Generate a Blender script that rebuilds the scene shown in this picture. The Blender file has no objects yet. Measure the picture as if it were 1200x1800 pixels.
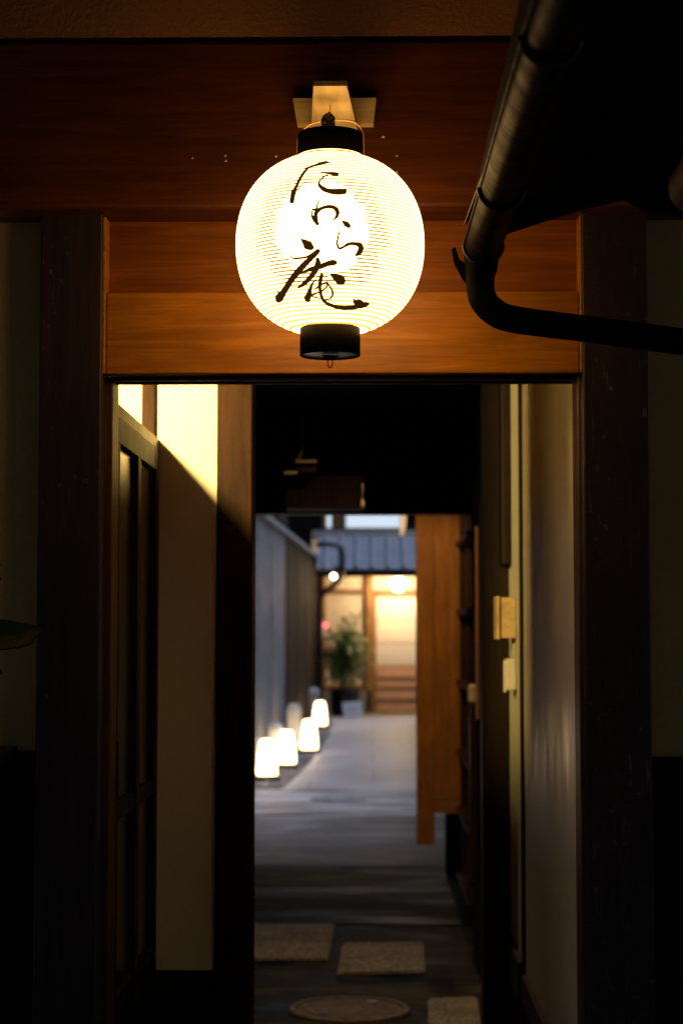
import bpy, bmesh, math, random
from mathutils import Vector, Matrix, Euler
R = math.radians
random.seed(7)
C = bpy.context.scene.collection
SC = bpy.context.scene

# ------------------------------------------------------------------ camera
F = 3200.0                      # focal length in pixels of the 1200x1800 photograph
H = 1.35                        # eye height
cam_d = bpy.data.cameras.new('camera'); cam = bpy.data.objects.new('camera', cam_d); C.objects.link(cam)
SC.camera = cam
cam_d.sensor_fit = 'VERTICAL'; cam_d.sensor_height = 36.0; cam_d.lens = 36.0 * F / 1800.0
cam_d.clip_start = 0.05; cam_d.clip_end = 500
cam.location = (0, 0, H)
cam.rotation_euler = (R(90) + math.atan(206 / F), 0, math.atan(55 / F))
cam_d.dof.use_dof = True; cam_d.dof.focus_distance = 3.36; cam_d.dof.aperture_fstop = 4.6
RM = cam.rotation_euler.to_matrix()

# ------------------------------------------------------------------ world, sun, exposure
w = bpy.data.worlds.new('World'); SC.world = w; w.use_nodes = True
nt = w.node_tree; nt.nodes.clear()
sky = nt.nodes.new('ShaderNodeTexSky'); sky.sky_type = 'NISHITA'; sky.sun_disc = False
sky.sun_elevation = R(66); sky.sun_rotation = R(60); sky.ozone_density = 3.0; sky.dust_density = 1.0
bg = nt.nodes.new('ShaderNodeBackground'); bg.inputs[1].default_value = 0.05
wo = nt.nodes.new('ShaderNodeOutputWorld')
nt.links.new(sky.outputs[0], bg.inputs[0]); nt.links.new(bg.outputs[0], wo.inputs[0])
sl = bpy.data.lights.new('sun', 'SUN'); sl.energy = 2.9; sl.angle = R(50); sl.color = (.68, .74, 1.0)
so = bpy.data.objects.new('sun', sl); C.objects.link(so); so.rotation_euler = (R(-24), 0, R(-60)); so.location = (0, 15, 12)
SC.view_settings.view_transform = 'Standard'; SC.view_settings.look = 'None'
SC.view_settings.exposure = 0; SC.view_settings.gamma = 1
SC.render.engine = 'CYCLES'
SC.cycles.max_bounces = 8; SC.cycles.diffuse_bounces = 4

# ------------------------------------------------------------------ photograph pixel -> point in the place
def ray(x, y): return RM @ Vector(((x - 600) / F, -(y - 900) / F, -1))
def P(x, y, Y):
    d = ray(x, y); t = Y / d.y; return Vector((d.x * t, Y, H + d.z * t))
def PX(x, y, X):
    d = ray(x, y); t = X / d.x; return Vector((X, d.y * t, H + d.z * t))
def G(x, y, z=0):
    d = ray(x, y); t = (z - H) / d.z; return Vector((d.x * t, d.y * t, z))
def X_(x, Y, y=1000): return P(x, y, Y).x
def Z_(y, Y, x=600): return P(x, y, Y).z

# ------------------------------------------------------------------ mesh helpers
class MB:
    def __init__(s): s.v = []; s.f = []; s.m = []; s.sm = []
    def add(s, vs, fs, mi=0, smooth=False):
        o = len(s.v); s.v += [Vector(p) for p in vs]
        for f in fs: s.f.append([i + o for i in f]); s.m.append(mi); s.sm.append(smooth)
        return s
    def box(s, x0, x1, y0, y1, z0, z1, c=0.0, mi=0):
        if x1 < x0: x0, x1 = x1, x0
        if z1 < z0: z0, z1 = z1, z0
        if c <= 0:
            vs = [(x, y, z) for z in (z0, z1) for y in (y0, y1) for x in (x0, x1)]
            fs = [(0, 2, 3, 1), (4, 5, 7, 6), (0, 1, 5, 4), (2, 6, 7, 3), (0, 4, 6, 2), (1, 3, 7, 5)]
            return s.add(vs, fs, mi)
        b = bmesh.new(); bmesh.ops.create_cube(b, size=1)
        for v in b.verts:
            v.co = Vector(((x0 + x1) / 2 + v.co.x * (x1 - x0), (y0 + y1) / 2 + v.co.y * (y1 - y0), (z0 + z1) / 2 + v.co.z * (z1 - z0)))
        bmesh.ops.bevel(b, geom=b.edges[:], offset=min(c, .45 * min(x1 - x0, y1 - y0, z1 - z0)), segments=2, affect='EDGES', profile=.5)
        b.verts.index_update()
        s.add([v.co.copy() for v in b.verts], [[v.index for v in f.verts] for f in b.faces], mi); b.free(); return s
    def tube(s, pts, r, n=12, caps=True, mi=0):
        pts = [Vector(p) for p in pts]; rs = r if isinstance(r, (list, tuple)) else [r] * len(pts)
        vs = []; up = None
        for i, p in enumerate(pts):
            a = pts[max(0, i - 1)]; b = pts[min(len(pts) - 1, i + 1)]; t = (b - a).normalized()
            if up is None: up = Vector((0, 0, 1)) if abs(t.z) < .9 else Vector((1, 0, 0))
            up = (up - t * up.dot(t)).normalized(); q = t.cross(up)
            for k in range(n):
                an = 2 * math.pi * k / n; vs.append(p + (up * math.cos(an) + q * math.sin(an)) * rs[i])
        fs = []
        for i in range(len(pts) - 1):
            for k in range(n):
                fs.append((i * n + k, i * n + (k + 1) % n, (i + 1) * n + (k + 1) % n, (i + 1) * n + k))
        if caps: fs.append(tuple(range(n))[::-1]); fs.append(tuple(range((len(pts) - 1) * n, len(pts) * n)))
        return s.add(vs, fs, mi, True)
    def lathe(s, prof, c=(0, 0, 0), n=32, mi=0, smooth=True, close=False):
        c = Vector(c); vs = []; fs = []
        for (r, z) in prof:
            for k in range(n):
                a = 2 * math.pi * k / n; vs.append(c + Vector((r * math.cos(a), r * math.sin(a), z)))
        for i in range(len(prof) - 1):
            for k in range(n): fs.append((i * n + k, i * n + (k + 1) % n, (i + 1) * n + (k + 1) % n, (i + 1) * n + k))
        if close: fs.append(tuple(range(n))[::-1]); fs.append(tuple(range((len(prof) - 1) * n, len(prof) * n)))
        return s.add(vs, fs, mi, smooth)
    def prism(s, poly, off, mi=0):
        poly = [Vector(p) for p in poly]; off = Vector(off); n = len(poly)
        return s.add(poly + [p + off for p in poly], [tuple(range(n)), tuple(range(n, 2 * n))[::-1]] +
                     [(i, n + i, n + (i + 1) % n, (i + 1) % n) for i in range(n)], mi)
    def build(s, name, mat, parent=None, loc=None):
        org = Vector(loc) if loc is not None else (Vector(parent.get('wl', (0, 0, 0))) if parent else Vector((0, 0, 0)))
        me = bpy.data.meshes.new(name)
        me.from_pydata([p - org for p in s.v], [], s.f); me.update()
        for m in (mat if isinstance(mat, list) else [mat]): me.materials.append(m)
        for i, p in enumerate(me.polygons): p.material_index = s.m[i]; p.use_smooth = s.sm[i]
        b = bmesh.new(); b.from_mesh(me); bmesh.ops.recalc_face_normals(b, faces=b.faces); b.to_mesh(me); b.free()
        o = bpy.data.objects.new(name, me); C.objects.link(o)
        if parent: o.parent = parent
        else: o.location = org
        o['wl'] = tuple(org)
        return o
def cat(pts, n=6):
    out = []
    for i in range(len(pts) - 1):
        p0, p1, p2, p3 = pts[max(0, i - 1)], pts[i], pts[i + 1], pts[min(len(pts) - 1, i + 2)]
        for k in range(n):
            s = k / n
            out.append(tuple(.5 * ((2 * b_) + (-a_ + c_) * s + (2 * a_ - 5 * b_ + 4 * c_ - d_) * s * s + (-a_ + 3 * b_ - 3 * c_ + d_) * s ** 3) for a_, b_, c_, d_ in zip(p0, p1, p2, p3)))
    out.append(tuple(pts[-1])); return out
def tag(o, label=None, cat=None, group=None, kind=None):
    if label: o['label'] = label
    if cat: o['category'] = cat
    if group: o['group'] = group
    if kind: o['kind'] = kind
    return o
def thing(name, label, cat, loc=(0, 0, 0), group=None):
    o = bpy.data.objects.new(name, None); C.objects.link(o); o.location = loc; o['wl'] = tuple(loc)
    o.empty_display_size = .1
    return tag(o, label, cat, group)

# ------------------------------------------------------------------ materials
def base(name):
    m = bpy.data.materials.new(name); m.use_nodes = True; t = m.node_tree
    return m, t, t.nodes['Principled BSDF']
def N(t, k, **kw):
    n = t.nodes.new('ShaderNode' + k)
    for a, v in kw.items(): setattr(n, a, v)
    return n
def coords(t, scale, rnd=True):
    tc = N(t, 'TexCoord'); mp = N(t, 'Mapping'); mp.inputs['Scale'].default_value = scale
    if rnd:
        oi = N(t, 'ObjectInfo'); mu = N(t, 'MATH' if False else 'Math', operation='MULTIPLY'); mu.inputs[1].default_value = 37.0
        ad = N(t, 'VectorMath', operation='ADD')
        t.links.new(oi.outputs['Random'], mu.inputs[0]); t.links.new(tc.outputs['Object'], ad.inputs[0]); t.links.new(mu.outputs[0], ad.inputs[1])
        t.links.new(ad.outputs[0], mp.inputs[0])
    else: t.links.new(tc.outputs['Object'], mp.inputs[0])
    return mp.outputs[0]
def noise(t, vec, s=1.0, d=6.0, r=.55, dist=0.0):
    n = N(t, 'TexNoise'); n.inputs['Scale'].default_value = s; n.inputs['Detail'].default_value = d
    n.inputs['Roughness'].default_value = r; n.inputs['Distortion'].default_value = dist
    t.links.new(vec, n.inputs['Vector']); return n.outputs['Fac']
def ramp(t, fac, stops):
    r = N(t, 'ValToRGB'); e = r.color_ramp.elements
    while len(e) < len(stops): e.new(.5)
    for q, (p, c) in zip(e, stops): q.position = p; q.color = (*c, 1) if len(c) == 3 else c
    t.links.new(fac, r.inputs[0]); return r.outputs[0]
def mixc(t, fac, a, b, mode='MIX'):
    m = N(t, 'MixRGB', blend_type=mode)
    for i, v in enumerate((fac, a, b)):
        if hasattr(v, 'is_output'): t.links.new(v, m.inputs[i])
        else: m.inputs[i].default_value = v if i == 0 else (*v, 1)
    return m.outputs[0]
def bump(t, bs, h, strength=.3, dist=.002):
    b = N(t, 'Bump'); b.inputs['Strength'].default_value = strength; b.inputs['Distance'].default_value = dist
    t.links.new(h, b.inputs['Height']); t.links.new(b.outputs[0], bs.inputs['Normal'])
def wood(name, dark, light, axis='x', rough=.5, fine=60, worn=None, bstr=.3, spec=.5):
    m, t, bs = base(name)
    def st(a, b): return {'x': (a, b, b), 'y': (b, a, b), 'z': (b, b, a)}[axis]
    g = noise(t, coords(t, st(3.2, fine)), 1, 8, .66, .9)
    g2 = noise(t, coords(t, st(1.6, 11)), 1, 5, .55, 2.2)
    blot = noise(t, coords(t, (4, 4, 4)), 1, 3)
    mid = tuple((a + b) / 2 for a, b in zip(dark, light))
    c = ramp(t, g, [(.30, dark), (.52, mid), (.72, light)])
    c2 = ramp(t, g2, [(.35, (.42, .40, .38)), (.62, (1, 1, 1))])
    c = mixc(t, .45, c, c2, 'MULTIPLY')
    c3 = ramp(t, blot, [(.3, (.62, .58, .55)), (.65, (1.1, 1.1, 1.1))])
    c = mixc(t, .6, c, c3, 'MULTIPLY')
    if worn:
        s1 = noise(t, coords(t, st(9, 150)), 1, 5, .7)
        pm = noise(t, coords(t, (5, 5, 2.2)), 1, 3)
        pr = ramp(t, pm, [(.42, (0, 0, 0)), (.62, (1, 1, 1))])
        sr = ramp(t, s1, [(.60, (0, 0, 0)), (.68, (1, 1, 1))])
        sp = noise(t, coords(t, (60, 60, 45)), 1, 2, .5)
        spr = ramp(t, sp, [(.66, (0, 0, 0)), (.74, (1, 1, 1))])
        mk = mixc(t, 1.0, sr, spr, 'ADD'); mk = mixc(t, 1.0, mk, pr, 'MULTIPLY')
        c = mixc(t, mk, c, worn)
    t.links.new(c, bs.inputs['Base Color'])
    rr = ramp(t, g, [(.2, (rough + .12,) * 3), (.8, (rough - .08,) * 3)]); t.links.new(rr, bs.inputs['Roughness'])
    bs.inputs['Specular IOR Level'].default_value = spec
    bump(t, bs, g, bstr, .0015)
    return m
def plaster(name, col, rough=.9, sc=90, var=.12, bs_=.35, stain=None):
    m, t, bs = base(name)
    n1 = noise(t, coords(t, (sc, sc, sc)), 1, 6, .6); n2 = noise(t, coords(t, (1.7, 1.7, 1.1)), 1, 4)
    a = tuple(max(0, x * (1 - var * 2.2)) for x in col)
    c = ramp(t, n2, [(.3, a), (.65, col)])
    c = mixc(t, .35, c, ramp(t, n1, [(.3, (.75,) * 3), (.7, (1,) * 3)]), 'MULTIPLY')
    t.links.new(c, bs.inputs['Base Color']); bs.inputs['Roughness'].default_value = rough
    bump(t, bs, n1, bs_, .004); return m
def plain(name, col, rough=.5, metal=0, var=.25, sc=25, spec=.5, emit=None):
    m, t, bs = base(name)
    n = noise(t, coords(t, (sc, sc, sc)), 1, 5)
    c = ramp(t, n, [(.3, tuple(x * (1 - var) for x in col)), (.7, tuple(min(1, x * (1 + var)) for x in col))])
    t.links.new(c, bs.inputs['Base Color'])
    t.links.new(ramp(t, n, [(.3, (min(1, rough + .1),) * 3), (.7, (max(0, rough - .08),) * 3)]), bs.inputs['Roughness'])
    bs.inputs['Metallic'].default_value = metal; bs.inputs['Specular IOR Level'].default_value = spec
    if emit: bs.inputs['Emission Color'].default_value = (*emit[0], 1); bs.inputs['Emission Strength'].default_value = emit[1]
    bump(t, bs, n, .12, .002); return m
def emis(name, col, st):
    m, t, bs = base(name); bs.inputs['Base Color'].default_value = (.7, .68, .6, 1)
    bs.inputs['Emission Color'].default_value = (*col, 1); bs.inputs['Emission Strength'].default_value = st
    bs.inputs['Roughness'].default_value = .6; return m

M = {}
M['beam'] = wood('stained_beam_wood', (.07, .015, .0007), (.165, .043, .002), 'x', .40, 70, bstr=.22, spec=.30)
M['panelw'] = wood('recessed_board_wood', (.19, .048, .0015), (.38, .115, .004), 'x', .40, 80, bstr=.22, spec=.30)
M['lintel'] = wood('lintel_wood', (.36, .11, .003), (.70, .26, .009), 'x', .38, 60, bstr=.22, spec=.34)
M['post'] = wood('aged_post_wood', (.014, .008, .005), (.050, .022, .012), 'z', .5, 55, worn=(.20, .17, .14), bstr=.6)
M['jamb'] = wood('jamb_wood', (.05, .016, .008), (.13, .045, .02), 'z', .45, 50)
M['darkw'] = wood('dark_stained_wood', (.008, .005, .003), (.028, .014, .008), 'z', .55, 50, spec=.18)
M['darkwx'] = wood('dark_stained_wood_along', (.008, .005, .003), (.028, .014, .008), 'x', .55, 50, spec=.18)
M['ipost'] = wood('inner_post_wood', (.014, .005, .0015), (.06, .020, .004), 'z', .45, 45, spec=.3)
M['ipost2'] = wood('dark_brown_post', (.006, .0022, .0006), (.034, .011, .002), 'z', .6, 45, spec=.1)  # dark brown grain with low sheen
M['pale'] = wood('pale_cypress', (.66, .46, .20), (.85, .66, .34), 'y', .5, 60, bstr=.15)
M['palex'] = wood('pale_cypress_plate', (.80, .52, .20), (.92, .66, .30), 'x', .5, 60, bstr=.15)
M['cedar'] = wood('cedar_board', (.32, .11, .018), (.52, .22, .045), 'z', .5, 60, bstr=.2, spec=.2)
M['cedarx'] = wood('cedar_rail', (.28, .10, .018), (.48, .20, .04), 'x', .5, 40, bstr=.2)
M['plaster'] = plaster('cream_plaster', (.88, .52, .14))
M['stucco'] = plaster('brown_stucco', (.40, .16, .045), .95, 110, .1, .8)
M['inplaster'] = plaster('interior_plaster', (.76, .72, .55), .85, 120, .06, .2)
M['blackmetal'] = plain('painted_metal', (.035, .038, .042), .38, .6, .5, 30)
M['ring'] = plain('matt_black_ring', (.005, .003, .002), .6, 0, .3, 20, .03)
M['mattblack'] = plain('matt_black_board', (.005, .004, .003), .8, 0, .4, 20, .05)  # near-black tone with almost no sheen
M['lacquer'] = plain('black_lacquer', (.010, .007, .006), .28, 0, .3, 20)

# ================================================================== SETTING
def sheet(name, pts, mat, z=0.0):
    b = MB(); b.add([(p[0], p[1], z) for p in pts], [tuple(range(len(pts)))])
    o = b.build(name, mat); return o
mg, t, bs = base('street_ground')
n1 = noise(t, coords(t, (3, 3, 3), False), 1, 8, .6)
t.links.new(ramp(t, n1, [(.3, (.03, .028, .026)), (.7, (.075, .07, .065))]), bs.inputs['Base Color']); bs.inputs['Roughness'].default_value = .8
bump(t, bs, n1, .4, .01)
tag(sheet('ground', [(-150, -100), (150, -100), (150, 200), (-150, 200)], mg, -.008), kind='structure')

# passage floor: dark worn concrete with damp bands across
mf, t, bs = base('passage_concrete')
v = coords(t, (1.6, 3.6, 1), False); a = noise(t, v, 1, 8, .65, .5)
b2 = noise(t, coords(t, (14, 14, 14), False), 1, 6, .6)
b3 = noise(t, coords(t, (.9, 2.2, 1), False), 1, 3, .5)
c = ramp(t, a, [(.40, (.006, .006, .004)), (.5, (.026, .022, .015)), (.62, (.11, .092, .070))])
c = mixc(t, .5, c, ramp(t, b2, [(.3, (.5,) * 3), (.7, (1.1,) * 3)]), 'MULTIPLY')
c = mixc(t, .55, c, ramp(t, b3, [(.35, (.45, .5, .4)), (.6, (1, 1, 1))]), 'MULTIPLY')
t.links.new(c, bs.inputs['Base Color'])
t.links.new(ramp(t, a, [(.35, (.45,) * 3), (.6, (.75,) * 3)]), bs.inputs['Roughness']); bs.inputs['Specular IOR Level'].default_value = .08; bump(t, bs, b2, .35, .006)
yW_ = G(600, 1626).y; yA = G(600, 1522).y; yB = G(600, 1388).y
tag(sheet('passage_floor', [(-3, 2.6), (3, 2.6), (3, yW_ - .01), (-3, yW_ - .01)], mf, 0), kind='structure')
# middle band of smoother slabs
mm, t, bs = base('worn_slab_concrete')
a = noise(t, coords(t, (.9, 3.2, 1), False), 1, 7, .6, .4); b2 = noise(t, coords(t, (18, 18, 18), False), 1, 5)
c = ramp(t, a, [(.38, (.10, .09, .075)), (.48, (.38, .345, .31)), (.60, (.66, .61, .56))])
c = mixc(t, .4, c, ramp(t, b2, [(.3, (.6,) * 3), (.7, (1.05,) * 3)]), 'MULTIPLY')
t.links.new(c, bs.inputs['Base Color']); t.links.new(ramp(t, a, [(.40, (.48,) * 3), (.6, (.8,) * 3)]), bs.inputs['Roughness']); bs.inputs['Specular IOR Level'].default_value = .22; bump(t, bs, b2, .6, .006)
yM = G(600, 1432).y
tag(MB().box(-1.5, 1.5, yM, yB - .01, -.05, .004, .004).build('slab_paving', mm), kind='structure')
md = mm.copy(); md.name = 'shaded_slab_concrete'  # darker copy: shade of the passage roof painted into this slab row
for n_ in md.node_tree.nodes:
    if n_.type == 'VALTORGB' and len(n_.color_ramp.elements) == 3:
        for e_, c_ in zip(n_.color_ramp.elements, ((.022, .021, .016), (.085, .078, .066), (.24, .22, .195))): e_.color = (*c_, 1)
tag(MB().box(-1.5, 1.5, yA, yM - .008, -.05, .004, .004).build('shaded_slab_paving', md), kind='structure')
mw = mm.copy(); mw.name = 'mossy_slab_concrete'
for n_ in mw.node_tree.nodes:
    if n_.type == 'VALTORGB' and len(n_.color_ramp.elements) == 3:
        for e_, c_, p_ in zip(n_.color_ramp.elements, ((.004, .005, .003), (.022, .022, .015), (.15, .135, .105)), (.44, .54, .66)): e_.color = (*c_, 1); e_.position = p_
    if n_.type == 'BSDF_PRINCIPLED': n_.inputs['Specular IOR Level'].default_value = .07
yW = G(600, 1626).y
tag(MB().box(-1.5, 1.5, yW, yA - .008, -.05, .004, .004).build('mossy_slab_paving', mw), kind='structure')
# far path
mp_, t, bs = base('alley_path_stone')
a = noise(t, coords(t, (1.2, .5, 1), False), 1, 6, .6); b2 = noise(t, coords(t, (30, 30, 30), False), 1, 4)
br = N(t, 'TexBrick'); br.inputs['Scale'].default_value = 1.0; br.inputs['Mortar Size'].default_value = .006
br.inputs['Brick Width'].default_value = 1.1; br.inputs['Row Height'].default_value = 1.25
br.inputs['Color1'].default_value = (.44, .43, .44, 1); br.inputs['Color2'].default_value = (.38, .38, .39, 1); br.inputs['Mortar'].default_value = (.12, .12, .12, 1)
t.links.new(coords(t, (1, 1, 1), False), br.inputs['Vector'])
c = mixc(t, .7, br.outputs['Color'], ramp(t, a, [(.35, (.62, .6, .6)), (.65, (1, 1, 1))]), 'MULTIPLY')
c = mixc(t, .3, c, ramp(t, b2, [(.3, (.6,) * 3), (.7, (1.05,) * 3)]), 'MULTIPLY')
t.links.new(c, bs.inputs['Base Color']); bs.inputs['Roughness'].default_value = .5; bump(t, bs, b2, .25, .004)
edge = [G(x, y) for x, y in ((497, 1388), (522, 1366), (546, 1340), (566, 1314), (580, 1290), (585, 1272), (578, 1262))]
pts = [(e.x, e.y) for e in edge] + [(-.72, 29.5), (3, 29.5), (3, yB)]
tag(sheet('path', pts, mp_, .004), kind='structure')
# gravel bed
mgr = plain('dark_gravel', (.10, .105, .115), .7, 0, .5, 60)
b = MB(); b.add([(-1.9, yB, 0), (.2, yB, 0), (.2, 29.5, 0), (-1.9, 29.5, 0)], [(0, 1, 2, 3)])
rr = random.Random(3)
for i in range(2600):
    y = rr.uniform(yB + .02, 29); xe = None
    for p, q in zip(edge, edge[1:]):
        if p.y <= y <= q.y: xe = p.x + (q.x - p.x) * (y - p.y) / (q.y - p.y)
    if xe is None: xe = -.72
    x = rr.uniform(-1.15, xe - .01); r = rr.uniform(.010, .024); h = r * .6
    a0 = rr.uniform(0, 1.5)
    ring = [(x + r * math.cos(a0 + k * 1.256) * rr.uniform(.8, 1.2), y + r * math.sin(a0 + k * 1.256), h * .3) for k in range(5)]
    b.add(ring + [(x, y, h)], [(k, (k + 1) % 5, 5) for k in range(5)])
tag(b.build('gravel', mgr), kind='stuff'); 

# ================================================================== TOWNHOUSE (front wall and roofed passage)
YF = 3.60
th = thing('townhouse', 'dark timber townhouse front with open passage doorway and plaster walls', 'building', (0, YF, 0))
def part(name, mb, mat, parent=th, label=None):
    o = mb.build(name, mat, parent)
    if label: o['label'] = label
    return o
xl0, xl1 = X_(65, YF, 1000), X_(176, YF, 1000)
xr0, xr1 = X_(1026, YF, 1000), X_(1142, YF, 1000)
zb = Z_(364, 3.54)                   # underside of big beam
zbt = Z_(68, 3.54)
part('post', MB().box(xl0, xl1, YF, YF + .13, -.02, zb + .02, .004), M['post'])
part('post', MB().box(xr0, xr1, YF, YF + .13, -.02, zb + .02, .004), M['post'])
part('main_beam', MB().box(-2.6, 2.6, 3.545, 3.74, zb, zbt, .009), M['beam'])
part('upper_wall', MB().box(-2.6, 2.6, 3.551, 3.74, zbt + .010, 3.4), M['stucco'])
z512 = Z_(513, 3.62); z655 = Z_(656, 3.615)
part('transom_panel', MB().box(xl1 - .01, xr0 + .01, 3.665, 3.70, z512 - .02, zb + .03), M['panelw'])
part('lintel', MB().box(X_(186.6, 3.617, 580), X_(1017.4, 3.617, 580), 3.617, 3.735, z655, z512, .0035), M['lintel'])
b = MB(); b.box(xl1 + .012, xr0 - .01, 3.645, 3.66, z655 - .010, z655 - .0015); b.box(xl1 + .012, xr0 - .01, 3.695, 3.71, z655 - .010, z655 - .0015)
part('door_track', b, M['darkwx'])
part('trim_strip', MB().box(X_(179, 3.61, 500), X_(186, 3.61, 500), 3.61, 3.664, z655 + .0, zb - .001, .002), M['lintel'])
part('trim_strip', MB().box(X_(1018, 3.61, 500), X_(1025, 3.61, 500), 3.61, 3.664, z655 + .0, zb - .001, .002), M['lintel'])
part('jamb', MB().box(xl1 - .01, X_(197, 3.66), 3.655, 3.74, -.02, z655 - .001, .003), M['jamb'])
part('jamb', MB().box(X_(1017, 3.64), xr0 + .01, 3.640, 3.74, -.02, z655 - .001, .003), M['jamb'])
# outer walls both sides
for s, x0, x1, yp in ((-1, -2.6, xl0, 1322), (1, xr1, 2.6, 1330)):
    zs = Z_(yp, 3.66)
    part('plaster_wall', MB().box(x0, x1, 3.665, 3.74, zs, Z_(376, 3.66) + .2), M['plaster'])
    part('sill_board', MB().box(x0, x1, 3.645, 3.74, zs - .03, zs - .001, .003), M['darkwx'])
    bb = MB(); n = 9
    for k in range(n):
        xa = x0 + (x1 - x0) * k / n; xb = x0 + (x1 - x0) * (k + 1) / n
        bb.box(xa + .002, xb - .002, 3.658, 3.74, -.02, zs - .032, .003)
    part('wainscot', bb, M['darkw'])
# nails and small marks on beam
for (x, y) in ((338, 278), (396, 274), (397, 283), (485, 275), (697, 274), (697, 303)):
    p = P(x, y, 3.5445); part('nail', MB().lathe([(0, .0), (.0022, 0), (.0026, 0.0012), (0, .0018)], (0, 0, 0), 8), M['pale'])
    o = C.objects[-1]; o.rotation_euler = (R(90), 0, 0); o.location = p - Vector(th['wl'])
    o.data.transform(Matrix.Translation(Vector(th['wl'])))
p = P(673, 241, 3.5440); part('paper_scrap', MB().box(p.x - .003, p.x + .003, p.y - .001, p.y + .001, p.z - .0015, p.z + .002), M['pale'])
# unseen eave above the street front, added to block the sky
part('eave', MB().box(-3.2, 3.2, 1.2, 3.598, 2.75, 2.83), M['darkwx'])
# passage ceiling, roof and side walls
LX = -.53; RX = .412; YW = 4.5
zc = 2.32
part('passage_ceiling', MB().box(-2.6, 2.6, 3.742, 9.9, zc, zc + .06), M['darkwx'])
part('roof', MB().prism([(-2.9, 1.2, 2.84), (-2.9, 6.0, 4.6), (-2.9, 11.9, 2.72), (-2.9, 11.9, 2.62), (-2.9, 3.6, 2.84)], (5.8, 0, 0)), M['darkwx'])
# inner wall on the left, facing the street
zw = Z_(1706, YW)
part('inner_plaster_wall', MB().box(-1.6, X_(384, YW), YW, YW + .1, zw, zc), M['inplaster'])
part('inner_wainscot', MB().box(-1.6, X_(384, YW), YW - .004, YW + .1, -.02, zw - .001, .003), M['darkw'])
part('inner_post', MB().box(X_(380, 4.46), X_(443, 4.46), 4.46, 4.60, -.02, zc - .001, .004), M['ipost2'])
ip_x1 = X_(443, 4.46)
part('side_wall', MB().box(-1.7, -1.6, 3.742, 4.6, 0, zc), M['darkw'])
part('passage_wall', MB().box(-.72, -.62, 4.602, 8.29, -.02, zc), M['darkw'])
# track + strut above the sliding door
zd = PX(285, 795, LX).z
part('door_head', MB().box(LX - .045, LX - .002, 3.745, YW - .006, zd + .0, zd + .028, .002), M['ipost'])
st0, st1 = PX(249, 700, LX - .03).y, PX(273, 700, LX - .03).y
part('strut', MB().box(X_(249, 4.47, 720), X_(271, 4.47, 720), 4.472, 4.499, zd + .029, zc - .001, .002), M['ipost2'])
# sliding door along the left
sd = thing('tmp', None, None, (0, 0, 0)); bpy.data.objects.remove(sd)
frame = MB()
ya, yb2 = 3.755, 4.4985
frame.box(LX - .035, LX, ya, yb2, zd - .055, zd - .001, .002)                 # top rail
frame.box(LX - .035, LX, ya, yb2, -.0, .16, .002)
for y in (ya, (ya + yb2) / 2 - .025, yb2 - .05): frame.box(LX - .035, LX + .0005, y, y + .05, .16, zd - .055, .002)
for z in (.55, .95): frame.box(LX - .033, LX - .003, ya, yb2, z, z + .035, .002)
door = part('sliding_door', frame, M['darkw'])
mgl, t, bs = base('door_panel_gloss')
bs.inputs['Base Color'].default_value = (.03, .018, .01, 1); bs.inputs['Roughness'].default_value = .22
for y0 in (ya + .05, (ya + yb2) / 2 + .025):
    MB().box(LX - .024, LX - .014, y0, y0 + (yb2 - ya) / 2 - .075, .16, zd - .055).build('door_panel', mgl, door)
MB().box(LX - .002, LX + .006, ya + .02, ya + .035, 1.0, 1.12, .002).build('handle', M['blackmetal'], door)

# right wall of the passage: glossy near panel, rail, lit plaster further in
mgp, t, bs = base('burnished_panel')
n1 = noise(t, coords(t, (5, 5, 1.2), False), 1, 6, .6, .6); n2 = noise(t, coords(t, (40, 40, 6), False), 1, 4)
t.links.new(ramp(t, n1, [(.3, (.74, .65, .46)), (.7, (.94, .86, .66))]), bs.inputs['Base Color'])
t.links.new(ramp(t, n1, [(.3, (.30,) * 3), (.7, (.52,) * 3)]), bs.inputs['Roughness'])
bs.inputs['Specular IOR Level'].default_value = .7; bump(t, bs, n1, .12, .01)
y_a = PX(919, 1000, RX).y; y_b = PX(894, 1000, RX).y
zr = PX(923, 1711, RX).z
part('wall_panel', MB().box(RX, RX + .04, 3.742, y_a, zr, zc), mgp)
part('batten', MB().box(RX - .006, RX + .04, y_a + .001, y_a + .07, .0, zc, .002), M['darkw'])
part('inner_plaster_wall', MB().box(RX, RX + .04, y_a + .071, y_b + .2, zr + .02, zc), M['inplaster'])
part('skirting_rail', MB().box(RX - .012, RX + .04, 3.742, y_a, zr - .07, zr - .001, .003), M['ipost'])
part('skirting_rail', MB().box(RX - .016, RX + .04, y_a + .071, y_b + .01, zr - .10, zr + .019, .003), M['ipost'])
part('inner_wainscot', MB().box(RX - .003, RX + .04, 3.742, y_b, -.02, zr - .101), M['darkw'])
y_p = y_b + .005
part('inner_post', MB().box(X_(846, y_p), RX - .0005, y_p, y_p + .12, -.02, zc - .001, .004), M['darkw'])
part('bracket', MB().box(RX - .030, RX - .001, y_p - .12, y_p - .001, Z_(995, y_p), zc - .002, .006), M['darkw'])
part('passage_wall', MB().box(RX, RX + .05, y_p + .121, 7.6, -.02, zc), M['mattblack'])
# far doorway head
YH = 8.30
zh = Z_(903, YH)
part('far_lintel', MB().box(-.9, .9, YH, YH + .14, zh, zh + .10, .003), M['darkwx'])
part('far_wall', MB().box(-.9, .9, YH + .02, YH + .12, zh + .101, zc), M['darkwx'])
part('far_jamb', MB().box(-.9, X_(438, YH), YH, YH + .14, -.02, zh - .001, .003), M['jamb'])
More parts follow.
